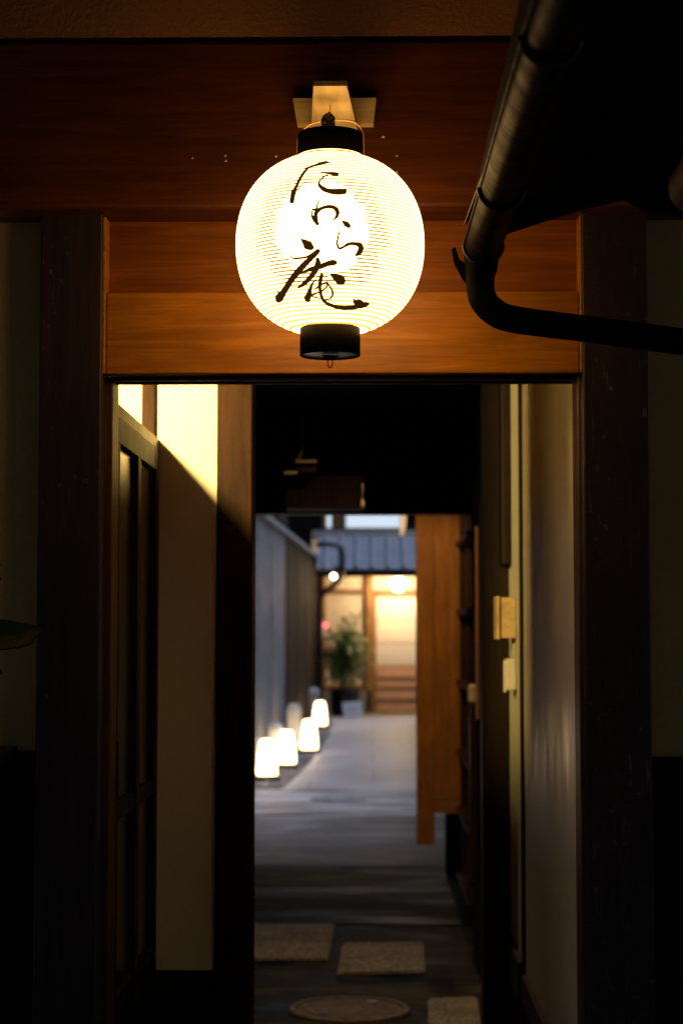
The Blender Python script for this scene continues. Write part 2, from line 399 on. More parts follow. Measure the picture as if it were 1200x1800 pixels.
# brown box beam and hanging bits under the ceiling
Yb = 7.2
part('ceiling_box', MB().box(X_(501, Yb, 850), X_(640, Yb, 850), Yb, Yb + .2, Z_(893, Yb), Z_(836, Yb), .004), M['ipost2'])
part('cleat', MB().box(X_(519, Yb - .1, 820), X_(555, Yb - .1, 820), Yb - .1, Yb - .02, Z_(834, Yb), Z_(812, Yb), .003), M['ipost'])
for (x0_, x1_, y0_, y1_) in ((519, 556, 809, 813), (500, 522, 829, 833)): part('cleat_highlight', MB().box(X_(x0_, Yb - .12, 820), X_(x1_, Yb - .12, 820), Yb - .13, Yb - .105, Z_(y1_, Yb - .12), Z_(y0_, Yb - .12)), M['pale'])  # pale strips stand in for light on the cleat's top edges
part('cord', MB().tube([P(530, 660, Yb - .06), P(531, 790, Yb - .06), P(528, 800, Yb - .06), P(522, 812, Yb - .06)], [.0025, .003, .007, .007], 8), M['pale'])
part('cord', MB().tube([P(637, 850, Yb - .1), P(637, 873, Yb - .1)], .0015, 8), M['pale'])
part('cord_weight', MB().lathe([(0, -.02), (.007, -.016), (.008, 0), (.004, .012), (0, .02)], P(637, 884, Yb - .1), 12), M['pale'])
part('indicator_light', MB().lathe([(0, -.004), (.004, 0), (0, .004)], P(833, 724, 7.6), 10), emis('tiny_indicator', (1, .85, .65), 3))
# lattice screen on the right wall beyond the doorway
RX2 = .47
lat = MB(); y0, y1 = 8.47, 9.58
for y in (y0, y1 - .06, (y0 + y1) / 2): lat.box(RX2 - .008, RX2 + .03, y, y + .05, .0, 2.25, .002)
for zz in (.06, .40, .70, 1.06, 1.42, 1.78, 2.1): lat.box(RX2 - .035, RX2 + .02, y0, y1, zz, zz + .028, .002)
lt = part('lattice_screen', lat, M['ipost'])
MB().box(RX2 + .021, RX2 + .05, y0, y1, 0, 2.25).build('backing_board', M['lacquer'], lt)
part('stile_cap', MB().box(RX - .035, RX - .001, 7.25, 7.31, Z_(1236, 7.25), Z_(1203, 7.25), .010), M['pale'])
part('door_stile', MB().box(RX - .030, RX - .001, 7.255, 7.305, .35, Z_(1236, 7.25) - .001, .004), M['ipost'])
part('door_stile', MB().box(RX - .012, RX - .001, 7.10, 7.14, 1.0, 1.75, .003), M['cedar'])
part('end_wall', MB().box(RX2, RX2 + .1, 7.61, 8.465, -.02, 2.6), M['darkw'])
part('end_wall', MB().box(RX2 + .03, RX2 + .1, 9.585, 10.2, -.02, 2.6), M['darkw'])
part('end_post', MB().box(X_(781, 10.2), RX2 + .1, 10.2, 10.32, -.02, 2.75, .004), M['darkw'])

# hanging cedar boards
hb = thing('board_screen', 'orange cedar board screen hanging above the floor at the right of the far doorway', 'screen', (.35, 9.7, .2))
MB().box(X_(731, 9.6, 1200), X_(763, 9.6, 1200), 9.6, 9.64, Z_(1485, 9.6), 2.31, .003).build('board', M['cedar'], hb)
xa, xb_ = X_(763, 9.605, 1200), X_(808, 9.605, 1200)
MB().box(xa + .001, xb_, 9.606, 9.636, Z_(1400, 9.606), 2.31, .002).build('panel', M['cedar'], hb)
MB().box(xa + .001, xb_, 9.603, 9.64, Z_(1430, 9.603), Z_(1401, 9.603), .003).build('bottom_rail', M['cedarx'], hb)
MB().box(xb_ - .001, xb_ + .012, 9.602, 9.64, Z_(1430, 9.602), 2.31, .003).build('edge_strip', M['ipost'], hb)

# lamp in the side room (behind the door head) with an added plate that stops part of its light
def spot(name, loc, target, energy, col, size, blend=.4, rad=.03, parent=None):
    l = bpy.data.lights.new(name, 'SPOT'); l.energy = energy; l.color = col; l.spot_size = R(size); l.spot_blend = blend; l.shadow_soft_size = rad
    o = bpy.data.objects.new(name, l); C.objects.link(o)
    d = Vector(target) - Vector(loc); o.rotation_euler = d.to_track_quat('-Z', 'Y').to_euler()
    if parent: o.parent = parent; o.location = Vector(loc) - Vector(parent['wl'])
    else: o.location = loc
    return o
def point(name, loc, energy, col, rad, parent=None):
    l = bpy.data.lights.new(name, 'POINT'); l.energy = energy; l.color = col; l.shadow_soft_size = rad
    o = bpy.data.objects.new(name, l); C.objects.link(o)
    o.location = Vector(loc) - Vector(parent['wl']) if parent else loc
    if parent: o.parent = parent
    return o
WARM = (1.0, .68, .22)
LYY = 3.80; lx = LX - .17; lz = zd + .028 + .17 * .914
rl = thing('room_lamp', 'warm wall lamp in the side room above the sliding door', 'lamp', (lx, LYY, lz + .06))
MB().box(lx - .05, lx + .10, 3.76, LYY + .10, lz + .06, lz + .08, .003).build('cap', M['blackmetal'], rl)
MB().box(lx + .09, lx + .10, 3.76, LYY + .103, lz - .10, lz + .06, .002).build('light_stop', M['blackmetal'], rl)  # added plate, keeps the lamp's light off the near wall panel
point('bulb_light', (lx, LYY, lz), 150.0, WARM, .025, rl)
MB().lathe([(0, .024), (.012, .024), (.013, .058), (0, .059)], (lx, LYY, lz + .0), 12).build('socket', M['blackmetal'], rl)
pl = thing('passage_lamp', 'small warm downlight hidden behind the far lintel', 'lamp', (-.05, 8.62, 2.2))
MB().lathe([(0, .06), (.03, .06), (.03, 0), (.026, 0), (.026, .05), (0, .05)], (-.05, 8.62, 2.2), 20).build('housing', M['blackmetal'], pl)
spot('lamp_light', (-.05, 8.62, 2.19), (.36, 9.6, 1.2), 34, (1, .66, .28), 75, .6, .03, pl)

cl = thing('added_floor_light', 'unseen warm light added in the passage above the granite slabs', 'lamp', (.05, 6.5, 2.3))  # unseen lamp added to brighten and warm the passage floor
MB().lathe([(0, .015), (.04, .015), (.045, 0), (.036, 0), (.034, .01), (0, .01)], (.05, 6.5, 2.3), 20).build('housing', M['blackmetal'], cl)
spot('lamp_light', (.05, 6.5, 2.296), (.05, 6.7, 0), 38, (1, .70, .40), 140, 1.0, .03, cl)

# wooden box and intercom on the lit strip
q = PX(900, 1085, RX); 
wb = thing('wooden_box', 'small pale wooden box with lid fixed to the lit plaster strip', 'box', (RX, 5.2, 1.4))
zz0, zz1 = Z_(1124, 5.25), Z_(1048, 5.25)
xo = X_(872, 5.25, 1085)
MB().box(xo + .008, RX - .001, 5.25, 5.36, zz0 + .003, zz1 - .003, .004).build('body', M['pale'], wb)
MB().box(xo, xo + .009, 5.24, 5.37, zz0, zz1, .003).build('lid', M['pale'], wb)
ic = thing('intercom', 'white intercom unit mounted below the wooden box', 'intercom', (RX, 5.25, 1.2))
mwp = plain('white_plastic', (.70, .68, .60), .4, 0, .05)
zz0, zz1 = Z_(1214, 5.25), Z_(1158, 5.25); xo = X_(885, 5.25, 1185)
MB().box(xo + .007, RX - .001, 5.25, 5.33, zz0, zz1, .006).build('body', mwp, ic)
MB().box(xo, xo + .008, 5.255, 5.285, zz0 - .006, zz1 - .004, .004).build('handset', mwp, ic)
MB().tube([(RX - .006, 5.29, zz1), (RX - .004, 5.29, zz1 + .08)], .003, 8).build('cable', mwp, ic)

# ================================================================== STREET LANTERN
YL = 3.30
cx = X_(580, YL, 430)
zt = Z_(276, YL); zbm = Z_(580, YL); zc0 = (zt + zbm) / 2 - .004; hh = (zt - zbm) / 2
RL = (X_(745, YL, 430) - X_(416, YL, 430)) / 2 * .9985
rt = (X_(638, YL, 260) - X_(524, YL, 260)) / 2; rb_ = (X_(632, YL, 600) - X_(526, YL, 600)) / 2
def prof(z):                    # radius of the paper body at height z
    u = (z - zc0) / hh; e = rt if u > 0 else rb_
    u = max(-1, min(1, u)); k = e / RL
    a = 1 - abs(u) ** 2.15 * (1 - k ** 2.35)
    return RL * max(0, a) ** (1 / 2.35)
lan = thing('paper_lantern', 'big round glowing white paper lantern with black brush writing, hung over the doorway', 'lantern', (cx, YL, zbm - .05))
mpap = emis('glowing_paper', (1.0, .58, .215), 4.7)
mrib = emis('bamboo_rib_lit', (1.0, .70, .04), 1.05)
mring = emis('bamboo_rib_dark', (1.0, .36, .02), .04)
NR = 52; NS = 160; b = MB()
levels = []
for i in range(NR):
    z0 = zbm + (zt - zbm) * i / NR; dz = (zt - zbm) / NR
    levels += [(z0, .0012, 1), (z0 + dz * .31, .0004, 0), (z0 + dz * .5, -.0014, 0), (z0 + dz * .80, .0002, 0)]
levels.append((zt, 0, 0))
vs = []
for z, o_, _ in levels:
    r = prof(z) + o_
    for k in range(NS):
        a = 2 * math.pi * k / NS; vs.append((cx + r * math.sin(a), YL - r * math.cos(a), z))
o0 = len(b.v); b.v += [Vector(p) for p in vs]
rl_ = random.Random(11)
for i in range(len(levels) - 1):
    rib = levels[i][2]; z = levels[i][0]; sub = i % 4
    j1 = rl_.uniform(-.09, .09); j2 = rl_.uniform(-.09, .09)
    for k in range(NS):
        a = 2 * math.pi * (k + .5) / NS; a = a if a < math.pi else a - 2 * math.pi
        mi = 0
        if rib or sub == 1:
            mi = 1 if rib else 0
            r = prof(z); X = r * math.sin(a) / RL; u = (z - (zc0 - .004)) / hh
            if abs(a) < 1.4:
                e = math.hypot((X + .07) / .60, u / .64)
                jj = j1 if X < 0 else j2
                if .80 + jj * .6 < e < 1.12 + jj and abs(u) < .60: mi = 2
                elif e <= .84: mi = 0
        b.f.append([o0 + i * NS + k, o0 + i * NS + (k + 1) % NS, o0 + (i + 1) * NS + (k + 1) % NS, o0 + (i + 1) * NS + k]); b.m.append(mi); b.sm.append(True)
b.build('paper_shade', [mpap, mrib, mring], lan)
# rings
zt2 = Z_(236, YL); zb2 = Z_(626, YL)
b = MB(); b.lathe([(rt * .98, zt - .006), (rt, zt - .004), (rt, zt2 - .002), (rt - .002, zt2), (rt - .008, zt2), (rt - .008, zt)], (cx, YL, 0), 64); b.build('top_ring', M['ring'], lan)
b = MB(); b.lathe([(rb_ - .008, zbm), (rb_ - .002, zbm + .004), (rb_, zbm + .002), (rb_, zb2 + .001), (rb_ - .002, zb2), (rb_ - .003, zb2 + .004)], (cx, YL, 0), 64); b.build('bottom_ring', M['ring'], lan)
mcap = plain('grey_cap', (.75, .78, .85), .35, .3, .15)
MB().lathe([(0, zb2 + .003), (rb_ - .004, zb2 + .003), (rb_ - .004, zb2 + .008), (0, zb2 + .008)], (cx, YL, 0), 48, smooth=False).build('bottom_plate', mcap, lan)
b = MB(); zq = zb2 - .004
b.tube([(cx - .014, YL, zb2 + .001), (cx - .005, YL - .002, zb2 - .002), (cx + .006, YL + .002, zb2 - .002), (cx + .016, YL, zb2 + .001)], [.001, .004, .004, .001], 8)
b.tube([(cx + .0045 * math.sin(a * .5236), YL - .0, zb2 - .012 - .0095 * math.cos(a * .5236 + math.pi)) for a in range(13)], .0011, 6, False)
b.build('bottom_knot', M['lacquer'], lan)
# wire handle
mwire = plain('copper_wire', (.80, .42, .20), .35, .3, .1)
def hp(x, y): p = P(x, y, YL - .0); return p
wp = [hp(523, 276), hp(523, 250), hp(526, 238), hp(536, 225), hp(552, 216), hp(580, 212), hp(612, 212), hp(628, 218), hp(637, 231), hp(639, 248), hp(639, 278)]
MB().tube(cat(wp), .0014, 8).build('wire_handle', mwire, lan)
# black plug + screw hook from the bracket
b = MB(); pk = P(577, 216, YL)
rk = random.Random(5); bmm = bmesh.new(); bmesh.ops.create_icosphere(bmm, subdivisions=3, radius=1)
bmm.verts.index_update()
b.add([pk + Vector((v.co.x * .0125, v.co.y * .0125, v.co.z * .019)) * (1 + rk.uniform(-.10, .14)) for v in bmm.verts], [[v.index for v in f.verts] for f in bmm.faces], 0, False); bmm.free()
b.tube([pk, pk + Vector((0, 0, -.04))], .009, 12)
b.build('cable_plug', plain('black_rubber', (.012, .011, .010), .3, 0, .4, 90), lan)
b = MB(); b.tube(cat([P(581, 177, 3.36), P(580, 186, 3.345), P(579.5, 196, 3.33), P(581, 204, 3.31), P(577, 208, 3.30), P(574, 202, 3.30)]), .0014, 8)
b.build('hook', mwire, lan)

# brush writing laid on the paper
mink, t, bs = base('brush_ink'); bs.inputs['Base Color'].default_value = (.012, .006, .002, 1); bs.inputs['Roughness'].default_value = .6
bs.inputs['Emission Color'].default_value = (1, .38, .04, 1); bs.inputs['Emission Strength'].default_value = .035  # faint glow stands in for lantern light coming through the ink
def onlan(x, y, off=.0022):
    d = ray(x, y); o = Vector((0, 0, H)); t0 = (YL - RL * 1.15) / d.y
    for _ in range(400):
        p = o + d * t0
        if math.hypot(p.x - cx, p.y - YL) <= prof(p.z) + off: break
        t0 += .0006
    return o + d * t0
ST = [
 [(385,158,5),(450,140,14),(520,118,22),(580,100,26),(620,92,28),(655,98,5)],
 [(460,132,8),(415,165,20),(370,220,24),(330,290,25),(300,360,27),(277,405,48),(264,460,42),(258,500,46),(255,524,34)],
 [(402,292,3),(350,345,5),(310,392,8)],
 [(520,210,4),(570,201,12),(640,205,22),(700,214,36),(738,220,34),(750,224,10)],
 [(640,226,12),(600,240,11),(560,275,10),(542,310,16),(560,348,34),(610,382,44),(680,400,50),(760,402,56),(822,398,50),(834,398,36)],
 [(548,488,8),(525,540,10),(515,590,16)],
 [(466,585,8),(495,592,20),(530,590,22)],
 [(512,630,36),(545,590,32),(600,566,30),(660,560,32),(712,575,38),(738,615,38),(728,665,26),(688,702,5)],
 [(472,600,8),(468,650,14),(488,680,40),(505,700,50),(520,730,34),(528,758,22)],
 [(515,600,24),(508,650,38),(508,700,40)],
 [(788,710,12),(825,738,46),(855,762,46),(876,772,20)],
 [(760,818,5),(744,880,13),(735,940,15),(745,988,18),(765,1000,18),(800,985,20),(860,952,28),(930,952,34),(975,968,48),(985,1008,52),(962,1048,44),(925,1078,14)],
 [(352,902,8),(390,930,50),(420,960,84),(460,985,72),(492,990,12)],
 [(240,1068,3),(255,1095,8),(290,1106,14),(360,1100,16),(430,1085,22),(500,1052,42),(535,1032,46),(552,1036,20)],
 [(522,1042,44),(450,1110,50),(380,1180,58),(300,1270,60),(240,1350,58),(190,1430,58),(150,1490,70),(125,1530,84),(140,1566,40)],
 [(105,1435,5),(114,1470,8),(112,1510,16)],
 [(345,1270,6),(400,1240,24),(470,1215,40),(560,1190,46),(640,1160,50),(700,1150,50),(734,1158,20)],
 [(525,1098,26),(532,1150,50),(520,1200,56),(480,1270,48),(430,1330,44),(370,1385,36),(308,1420,5)],
 [(512,1326,10),(475,1370,16),(450,1430,34),(437,1490,54),(422,1530,64),(445,1560,22)],
 [(488,1436,7),(540,1400,16),(590,1370,14),(625,1362,14),(630,1392,14),(600,1430,12),(560,1455,14),(500,1480,14),(450,1500,22)],
 [(630,1338,6),(642,1380,11),(675,1430,16),(688,1480,18),(665,1525,12),(610,1540,10),(540,1528,8),(470,1505,8)],
 [(577,1264,28),(560,1330,36),(552,1400,28),(560,1470,26),(580,1530,26),(620,1575,30),(700,1610,34),(800,1628,38),(900,1622,42),(960,1606,58),(1010,1597,54),(1055,1590,34),(1066,1602,12)],
 [(908,1526,4),(928,1570,44),(960,1568,64),(1000,1580,50)],
 [(658,1268,8),(700,1290,50),(750,1322,92),(795,1350,78),(818,1362,18)]]
b = MB(); rs = random.Random(2)
for si, s in enumerate(ST):
    L = cat([tuple(map(float, q)) for q in s], 10); prev = None; n = len(L)
    left = []; right = []
    for i, (x, y, w_) in enumerate(L):
        a = L[max(0, i - 1)]; c_ = L[min(n - 1, i + 1)]; dx, dy = c_[0] - a[0], c_[1] - a[1]; l = math.hypot(dx, dy) or 1
        nx, ny = -dy / l, dx / l
        ww = (max(2.5, w_) * 1.04 + 5.5) / 2
        tooth = abs(((y / 37.0) % 1) - .5) * 2
        j = 1 + (.16 * (tooth - .5) if ww > 5 else 0)
        left.append((x + nx * (ww * j + rs.uniform(-1, 1)), y + ny * (ww * j + rs.uniform(-1, 1)))); right.append((x - nx * (ww * j + rs.uniform(-1, 1)), y - ny * (ww * j + rs.uniform(-1, 1))))
    off = .0022 + si * .00003
    cols = []
    for a, c_ in zip(left, right):
        row = []
        for k in range(4):
            s_ = k / 3; row.append(onlan((a[0] + (c_[0] - a[0]) * s_) / 6 + 470, (a[1] + (c_[1] - a[1]) * s_) / 6 + 270, off))
        cols.append(row)
    vs = [p for r_ in cols for p in r_]; fs = []
    for i in range(n - 1):
        for k in range(3): fs.append((i * 4 + k, i * 4 + k + 1, (i + 1) * 4 + k + 1, (i + 1) * 4 + k))
    b.add(vs, fs)
b.build('brush_writing', mink, lan)

# bracket
br_ = thing('lantern_bracket', 'pale wooden bracket arm on a cross plate holding the big lantern', 'bracket', (cx, 3.54, Z_(190, 3.54)))
zp1, zp0 = Z_(176, 3.53), Z_(217, 3.515)
xp0, xp1 = X_(515, 3.53, 180), X_(661, 3.53, 180); xq0, xq1 = X_(522, 3.515, 215), X_(656, 3.515, 215)
b = MB(); b.add([(xp0, 3.515, zp1), (xp1, 3.515, zp1), (xq1, 3.515, zp0), (xq0, 3.515, zp0), (xp0, 3.544, zp1), (xp1, 3.544, zp1), (xq1, 3.544, zp0 ), (xq0, 3.544, zp0)],
      [(0, 1, 2, 3), (4, 7, 6, 5), (0, 4, 5, 1), (3, 2, 6, 7), (0, 3, 7, 4), (1, 5, 6, 2)]); b.build('cross_plate', M['palex'], br_)
za = Z_(226, 3.5, 585); Yt = (za - H) / (P(580, 151, 1).z - H)
b = MB(); wl_, wr_ = X_(546, 3.5, 226), X_(628, 3.5, 226); tl, tr = X_(551, Yt, 150), X_(609, Yt, 150); tz = Z_(142, Yt) 
b.prism([(wl_, 3.514, za), (wr_, 3.514, za), (tr, Yt, za), (tl, Yt, za)], (0, 0, tz - za)); b.build('arm', M['pale'], br_)

# ================================================================== EAVE WITH GUTTER (near right)
mgut, t, bs = base('weathered_gutter')
n1 = noise(t, coords(t, (6, 30, 6), False), 1, 6, .6); n2 = noise(t, coords(t, (3, 3, 3), False), 1, 3)
c = ramp(t, n1, [(.3, (.002, .002, .003)), (.6, (.006, .007, .008)), (.8, (.022, .015, .011))]); bs.inputs['Specular IOR Level'].default_value = .05
t.links.new(c, bs.inputs['Base Color']); bs.inputs['Metallic'].default_value = .0
t.links.new(ramp(t, n1, [(.3, (.5,) * 3), (.7, (.3,) * 3)]), bs.inputs['Roughness']); bump(t, bs, n1, .5, .004); bs.inputs['IOR'].default_value = 1.18
nr = thing('neighbour_eave', 'dark low eave with rain gutter and elbow pipe jutting in at upper right', 'roof', (.5, 3.2, 2.1))
YE = 3.28
pe = P(848, 432, YE); gz = pe.z; gx = pe.x; gr = .033
# gutter: half round trough closed by rim beads, running towards the viewer
def gpos(Y): return Vector((gx + (Y - YE) * -.012, Y, gz + (YE - Y) * .012))
b = MB(); n = 15; ys = [YE - .0 - i * .1 for i in range(24)]
vs = []; fs = []
for Y in ys:
    c0 = gpos(Y)
    for rr_ in (gr, gr - .003):
        for k in range(n): 
            a = math.pi * k / (n - 1); vs.append(c0 + Vector((-rr_ * math.cos(a), 0, -rr_ * math.sin(a))))
m2 = 2 * n
for i in range(len(ys) - 1):
    for k in range(n - 1):
        fs.append((i * m2 + k, i * m2 + k + 1, (i + 1) * m2 + k + 1, (i + 1) * m2 + k)); fs.append((i * m2 + n + k, (i + 1) * m2 + n + k, (i + 1) * m2 + n + k + 1, i * m2 + n + k + 1))
b.add(vs, fs, 0, True)
b.tube([gpos(Y) + Vector((-gr, 0, .001)) for Y in ys], .0035, 8)
b.tube([gpos(Y) + Vector((gr, 0, .001)) for Y in ys], .0035, 8)
gut = b.build('gutter', mgut, nr)
for yy in (336, 432, 84):
    Yk = (gz - H) / (P(860, yy, 1).z - H) - (.012 if yy > 400 else 0)
    c0 = gpos(Yk)
    MB().tube([c0 + Vector((-(gr + .003) * math.cos(a * math.pi / 14), 0, -(gr + .003) * math.sin(a * math.pi / 14))) for a in range(15)], .0035, 8).build('bracket_band', M['blackmetal'], gut)
# end funnel + elbow pipe
Yp = YE + .012
pp = [P(846, 438, Yp), P(845, 470, Yp), P(843, 492, Yp), P(848, 525, Yp), P(868, 548, Yp), P(905, 562, Yp), P(1020, 577, Yp), P(1200, 601, Yp), P(1420, 632, Yp), P(1700, 672, Yp), Vector((1.20, Yp + .02, 1.62)), Vector((1.24, Yp + .04, 1.45)), Vector((1.24, Yp + .04, .0))]
rsx = [.0335, .030, .026, .0255, .0255, .0250, .0245, .0245, .0245, .0245, .0245, .0245, .0245]
cc = cat([(*p, r_) for p, r_ in zip(pp, rsx)], 8)
MB().tube([c_[:3] for c_ in cc], [c_[3] for c_ in cc], 20).build('downpipe', mgut, nr)
b = MB(); b.prism([P(793, 438, Yp), P(800, 434, Yp), P(807, 456, Yp), P(820, 464, Yp), P(824, 505, Yp), P(812, 490, Yp), P(798, 464, Yp)], (0, .006, 0)); b.build('funnel_lip', mgut, nr)
b = MB(); b.prism([P(868, 456, Yp), P(876, 456, Yp), P(872, 478, Yp), P(866, 484, Yp)], (0, .006, 0)); b.build('funnel_lip', mgut, nr)
# eave flashing blade left of the gutter and roof boards rising to the right
def ep(x, y, z=None):
    z = z if z is not None else gz + .035
    d = ray(x, y); t_ = (z - H) / d.z; return Vector((d.x * t_, d.y * t_, z))
f0 = ep(815, 396, gz + .02); f1 = ep(960, 0, gz + .02)
b = MB(); dirv = (f1 - f0).normalized(); f1 = f0 + dirv * 2.2
b.prism([f0 + Vector((0, 0, 0)), f1 + Vector((0, 0, 0)), f1 + Vector((.03, 0, .022)), f0 + Vector((.03, 0, .022))], (0, 0, .003)); b.build('flashing', M['blackmetal'], nr)
e_r = P(1022, 370, YE - .02); sl_ = (e_r.z - gz) / (e_r.x - gx)
b = MB(); u0 = Vector((gx - .02, YE - .03, gz + .012)); 
for k in range(9):
    xa = gx - .02 + k * .18; xb2 = xa + .176
    za_ = gz + .030 + (xa - gx) * .36; zb_ = gz + .030 + (xb2 - gx) * .36
    b.prism([(xa, .9, za_), (xb2, .9, zb_), (xb2, .9, zb_ + .05), (xa, .9, za_ + .05)], (0, YE - .03 - .9, 0))
b.build('roof_boards', M['mattblack'], nr)
b = MB(); lo = [P(872, 418, YE - .02), P(950, 392, YE - .02), P(1020, 370, YE - .02), P(1095, 352, YE - .02), P(1130, 372, YE - .02), P(1210, 386, YE - .02), P(1500, 300, YE - .02)]
hi = [Vector((p.x, p.y, gz + .035 + (p.x - gx) * .36 + .05)) for p in lo]
for a, c_, d_, e_ in zip(lo, lo[1:], hi[1:], hi): b.prism([a, c_, Vector((d_.x, d_.y, max(d_.z, c_.z + .02))), Vector((e_.x, e_.y, max(e_.z, a.z + .01)))], (0, -.03, 0))
b.build('verge_board', M['mattblack'], nr)
b = MB(); c0 = P(1222, 330, 2.6); b.tube([c0, c0 + Vector((0, -1.6, .02))], [.040, .042], 24); b.build('rafter', M['ipost2'], nr)

# ================================================================== ALLEY
def fx(Y): return -1.15 + .0193 * (Y - 15)
zf = 2.45
mfg = wood('weathered_grey_board', (.10, .108, .12), (.40, .42, .45), 'z', .6, 22, bstr=.6, spec=.15)
mfb = wood('brown_siding', (.022, .013, .009), (.06, .036, .024), 'z', .7, 40, bstr=.4, spec=.06)
def fence(name, label, Y0, Y1, mat, wd, off=0):
    f = thing(name, label, 'fence', (fx(Y0), Y0, 0)); b = MB(); y = Y0; rf = random.Random(int(Y0))
    while y < Y1 - .01:
        y2 = min(y + wd, Y1); j = rf.uniform(0, .008) + off
        b.prism([(fx(y) + j, y + .003, 0), (fx(y2) + j, y2 - .003, 0), (fx(y2) - .03, y2 - .003, 0), (fx(y) - .03, y + .003, 0)], (0, 0, zf)); y = y2
    b.build('boards', mat, f)
    b = MB(); b.prism([(fx(Y0) + .05, Y0, zf + .001), (fx(Y1) + .05, Y1, zf + .001), (fx(Y1) - .08, Y1, zf + .001), (fx(Y0) - .08, Y0, zf + .001)], (0, 0, .05)); b.build('cap', mcap2, f)
    b = MB(); b.prism([(fx(Y0) + .03, Y0, 0), (fx(Y1) + .03, Y1, 0), (fx(Y1) + .012, Y1, 0), (fx(Y0) + .012, Y0, 0)], (0, 0, .12)); b.build('base_rail', mat, f)
mcap2 = plain('zinc_cap', (.40, .42, .46), .35, .6, .2)
fence('board_fence', 'tall weathered grey board fence with metal cap beside the ground lanterns', 8.45, 21.3, mfg, .18)
fence('board_fence', 'dark brown vertical siding fence further down the alley', 21.31, 28.6, mfb, .15, .006)
# house behind fence
nh = thing('neighbour_house', 'dark house with overhanging eave rising behind the fence', 'building', (-1.9, 24, 0))
MB().box(-4.5, -1.75, 20.5, 28.5, 0, 3.3).build('wall', mfb, nh)
MB().prism([(-1.25, 21, 2.85), (-1.25, 21, 2.95), (-4.5, 21, 4.3), (-4.5, 21, 4.2)], (0, 5.6, 0)).build('roof', M['darkwx'], nh)
MB().box(-1.74, -1.70, 25.2, 26.6, 2.5, 3.1, .01).build('window', plain('grey_pane', (.35, .37, .4), .3), nh)
# building on the right of the alley
rh = thing('alley_building', 'dark timber building wall along the right side of the alley', 'building', (.9, 15, 0))
MB().box(.80, 1.3, 10.4, 26.5, 0, 2.3).build('wall', M['darkw'], rh)

# ground lanterns
mgl2 = emis('ground_lantern_paper', (1.0, .68, .34), 9)
gls = []
def lantern_proto():
    r = thing('ground_lantern', None, 'lantern', (0, 0, 0), 'white ground lanterns along the fence')
    b = MB(); n = 24
    prof_ = [(.084, .05), (.090, .06), (.088, .12), (.079, .22), (.069, .29), (.062, .338), (.050, .358), (.0, .364)]
    vs = []; fs = []
    for (q_, z) in prof_:
        for k in range(n):
            a = 2 * math.pi * k / n; ca, sa = math.cos(a), math.sin(a)
            sq = 1 / (abs(ca) ** 4 + abs(sa) ** 4) ** .25
            vs.append((q_ * ca * sq, q_ * sa * sq, z))
    for i in range(len(prof_) - 1):
        for k in range(n): fs.append((i * n + k, i * n + (k + 1) % n, (i + 1) * n + (k + 1) % n, (i + 1) * n + k))
    b.add(vs, fs, 0, True); b.build('shade', mgl2, r)
    MB().box(-.115, .115, -.115, .115, .0, .048, .006).build('base', M['lacquer'], r); return r
proto = lantern_proto()
glab = ['nearest and largest glowing ground lantern, at the foot of the grey fence', 'second glowing ground lantern, partly behind the nearest one',
        'third glowing ground lantern, standing clear on the gravel', 'farthest and smallest glowing ground lantern, near the dark plant pot']
for i, (x, y) in enumerate(((469, 1371), (503, 1350), (543, 1324), (562, 1280))):
    g = G(x, y)
    if i == 0: o = proto
    else:
        o = proto.copy(); C.objects.link(o)
        for ch in list(proto.children): c_ = ch.copy(); C.objects.link(c_); c_.parent = o
    o.location = (g.x, g.y, 0); o.rotation_euler = (0, 0, R((6, -4, 10, -8)[i])); o['label'] = glab[i]
# granite marker posts
mgran = plain('granite', (.55, .58, .64), .75, 0, .3, 70)
plab = ['low granite post hidden behind the nearest ground lantern', 'low granite post behind the second ground lantern', 'granite post between the second and third ground lanterns, warmly lit on one side', 'granite post just behind the farthest ground lantern']
pr = None
for i, (x, Y, hgt) in enumerate(((448, 16.9, .34), (485, 18.0, .42), (516, 20.3, .52), (551, 26.4, .5))):
    X = X_(x, Y, 1300)
    if pr is None:
        b = MB(); b.box(-.075, .075, -.075, .075, 0, .46, .012); b.box(-.06, .06, -.06, .06, .455, .50, .02); pr = b.build('stone_post', mgran); o = pr
    else: o = pr.copy(); C.objects.link(o)
    o.location = (X, Y, 0); o.scale = (1, 1, hgt / .5); tag(o, plab[i], 'stone post', 'granite posts beside the fence')

# manholes and granite slabs
def manhole(c, r, label, mat):
    m_ = thing('manhole_cover', label, 'manhole', (c.x, c.y, 0), 'round manhole covers')
    b = MB(); b.lathe([(r * .90, .005), (r * .90, .011), (r, .011), (r + .004, .004)], (c.x, c.y, 0), 48, smooth=False); b.build('rim', mat[0], m_)
    b = MB(); b.lathe([(0, .0085), (r * .885, .0085), (r * .89, .004)], (c.x, c.y, 0), 48, smooth=False)
    for k in range(3):
        rr_ = r * (.3 + .2 * k); b.lathe([(rr_, .0085), (rr_ + .004, .0105), (rr_ + .010, .0105), (rr_ + .014, .0085)], (c.x, c.y, 0), 48)
    b.build('plate', mat[1], m_)
    MB().box(c.x + r * .30, c.x + r * .48, c.y + r * .42, c.y + r * .54, .0086, .0125, .001).build('lift_slot', M['lacquer'], m_)
    MB().box(c.x - r * .5, c.x - r * .34, c.y - r * .5, c.y - r * .38, .0086, .0125, .001).build('lift_slot', M['lacquer'], m_)
mir = plain('rusty_iron', (.17, .115, .065), .6, 0, .35, 20); mir2 = plain('grey_iron', (.30, .31, .33), .45, .4, .25, 20)
manhole(G(614, 1777), .212, 'brown iron manhole cover at the bottom of the photo, inside the passage', (mir, mir))
manhole(G(594, 1405), .222, 'pale grey manhole cover in the alley beyond the far doorway', (mir2, mir2))
mgr2, t, bs = base('rough_granite')
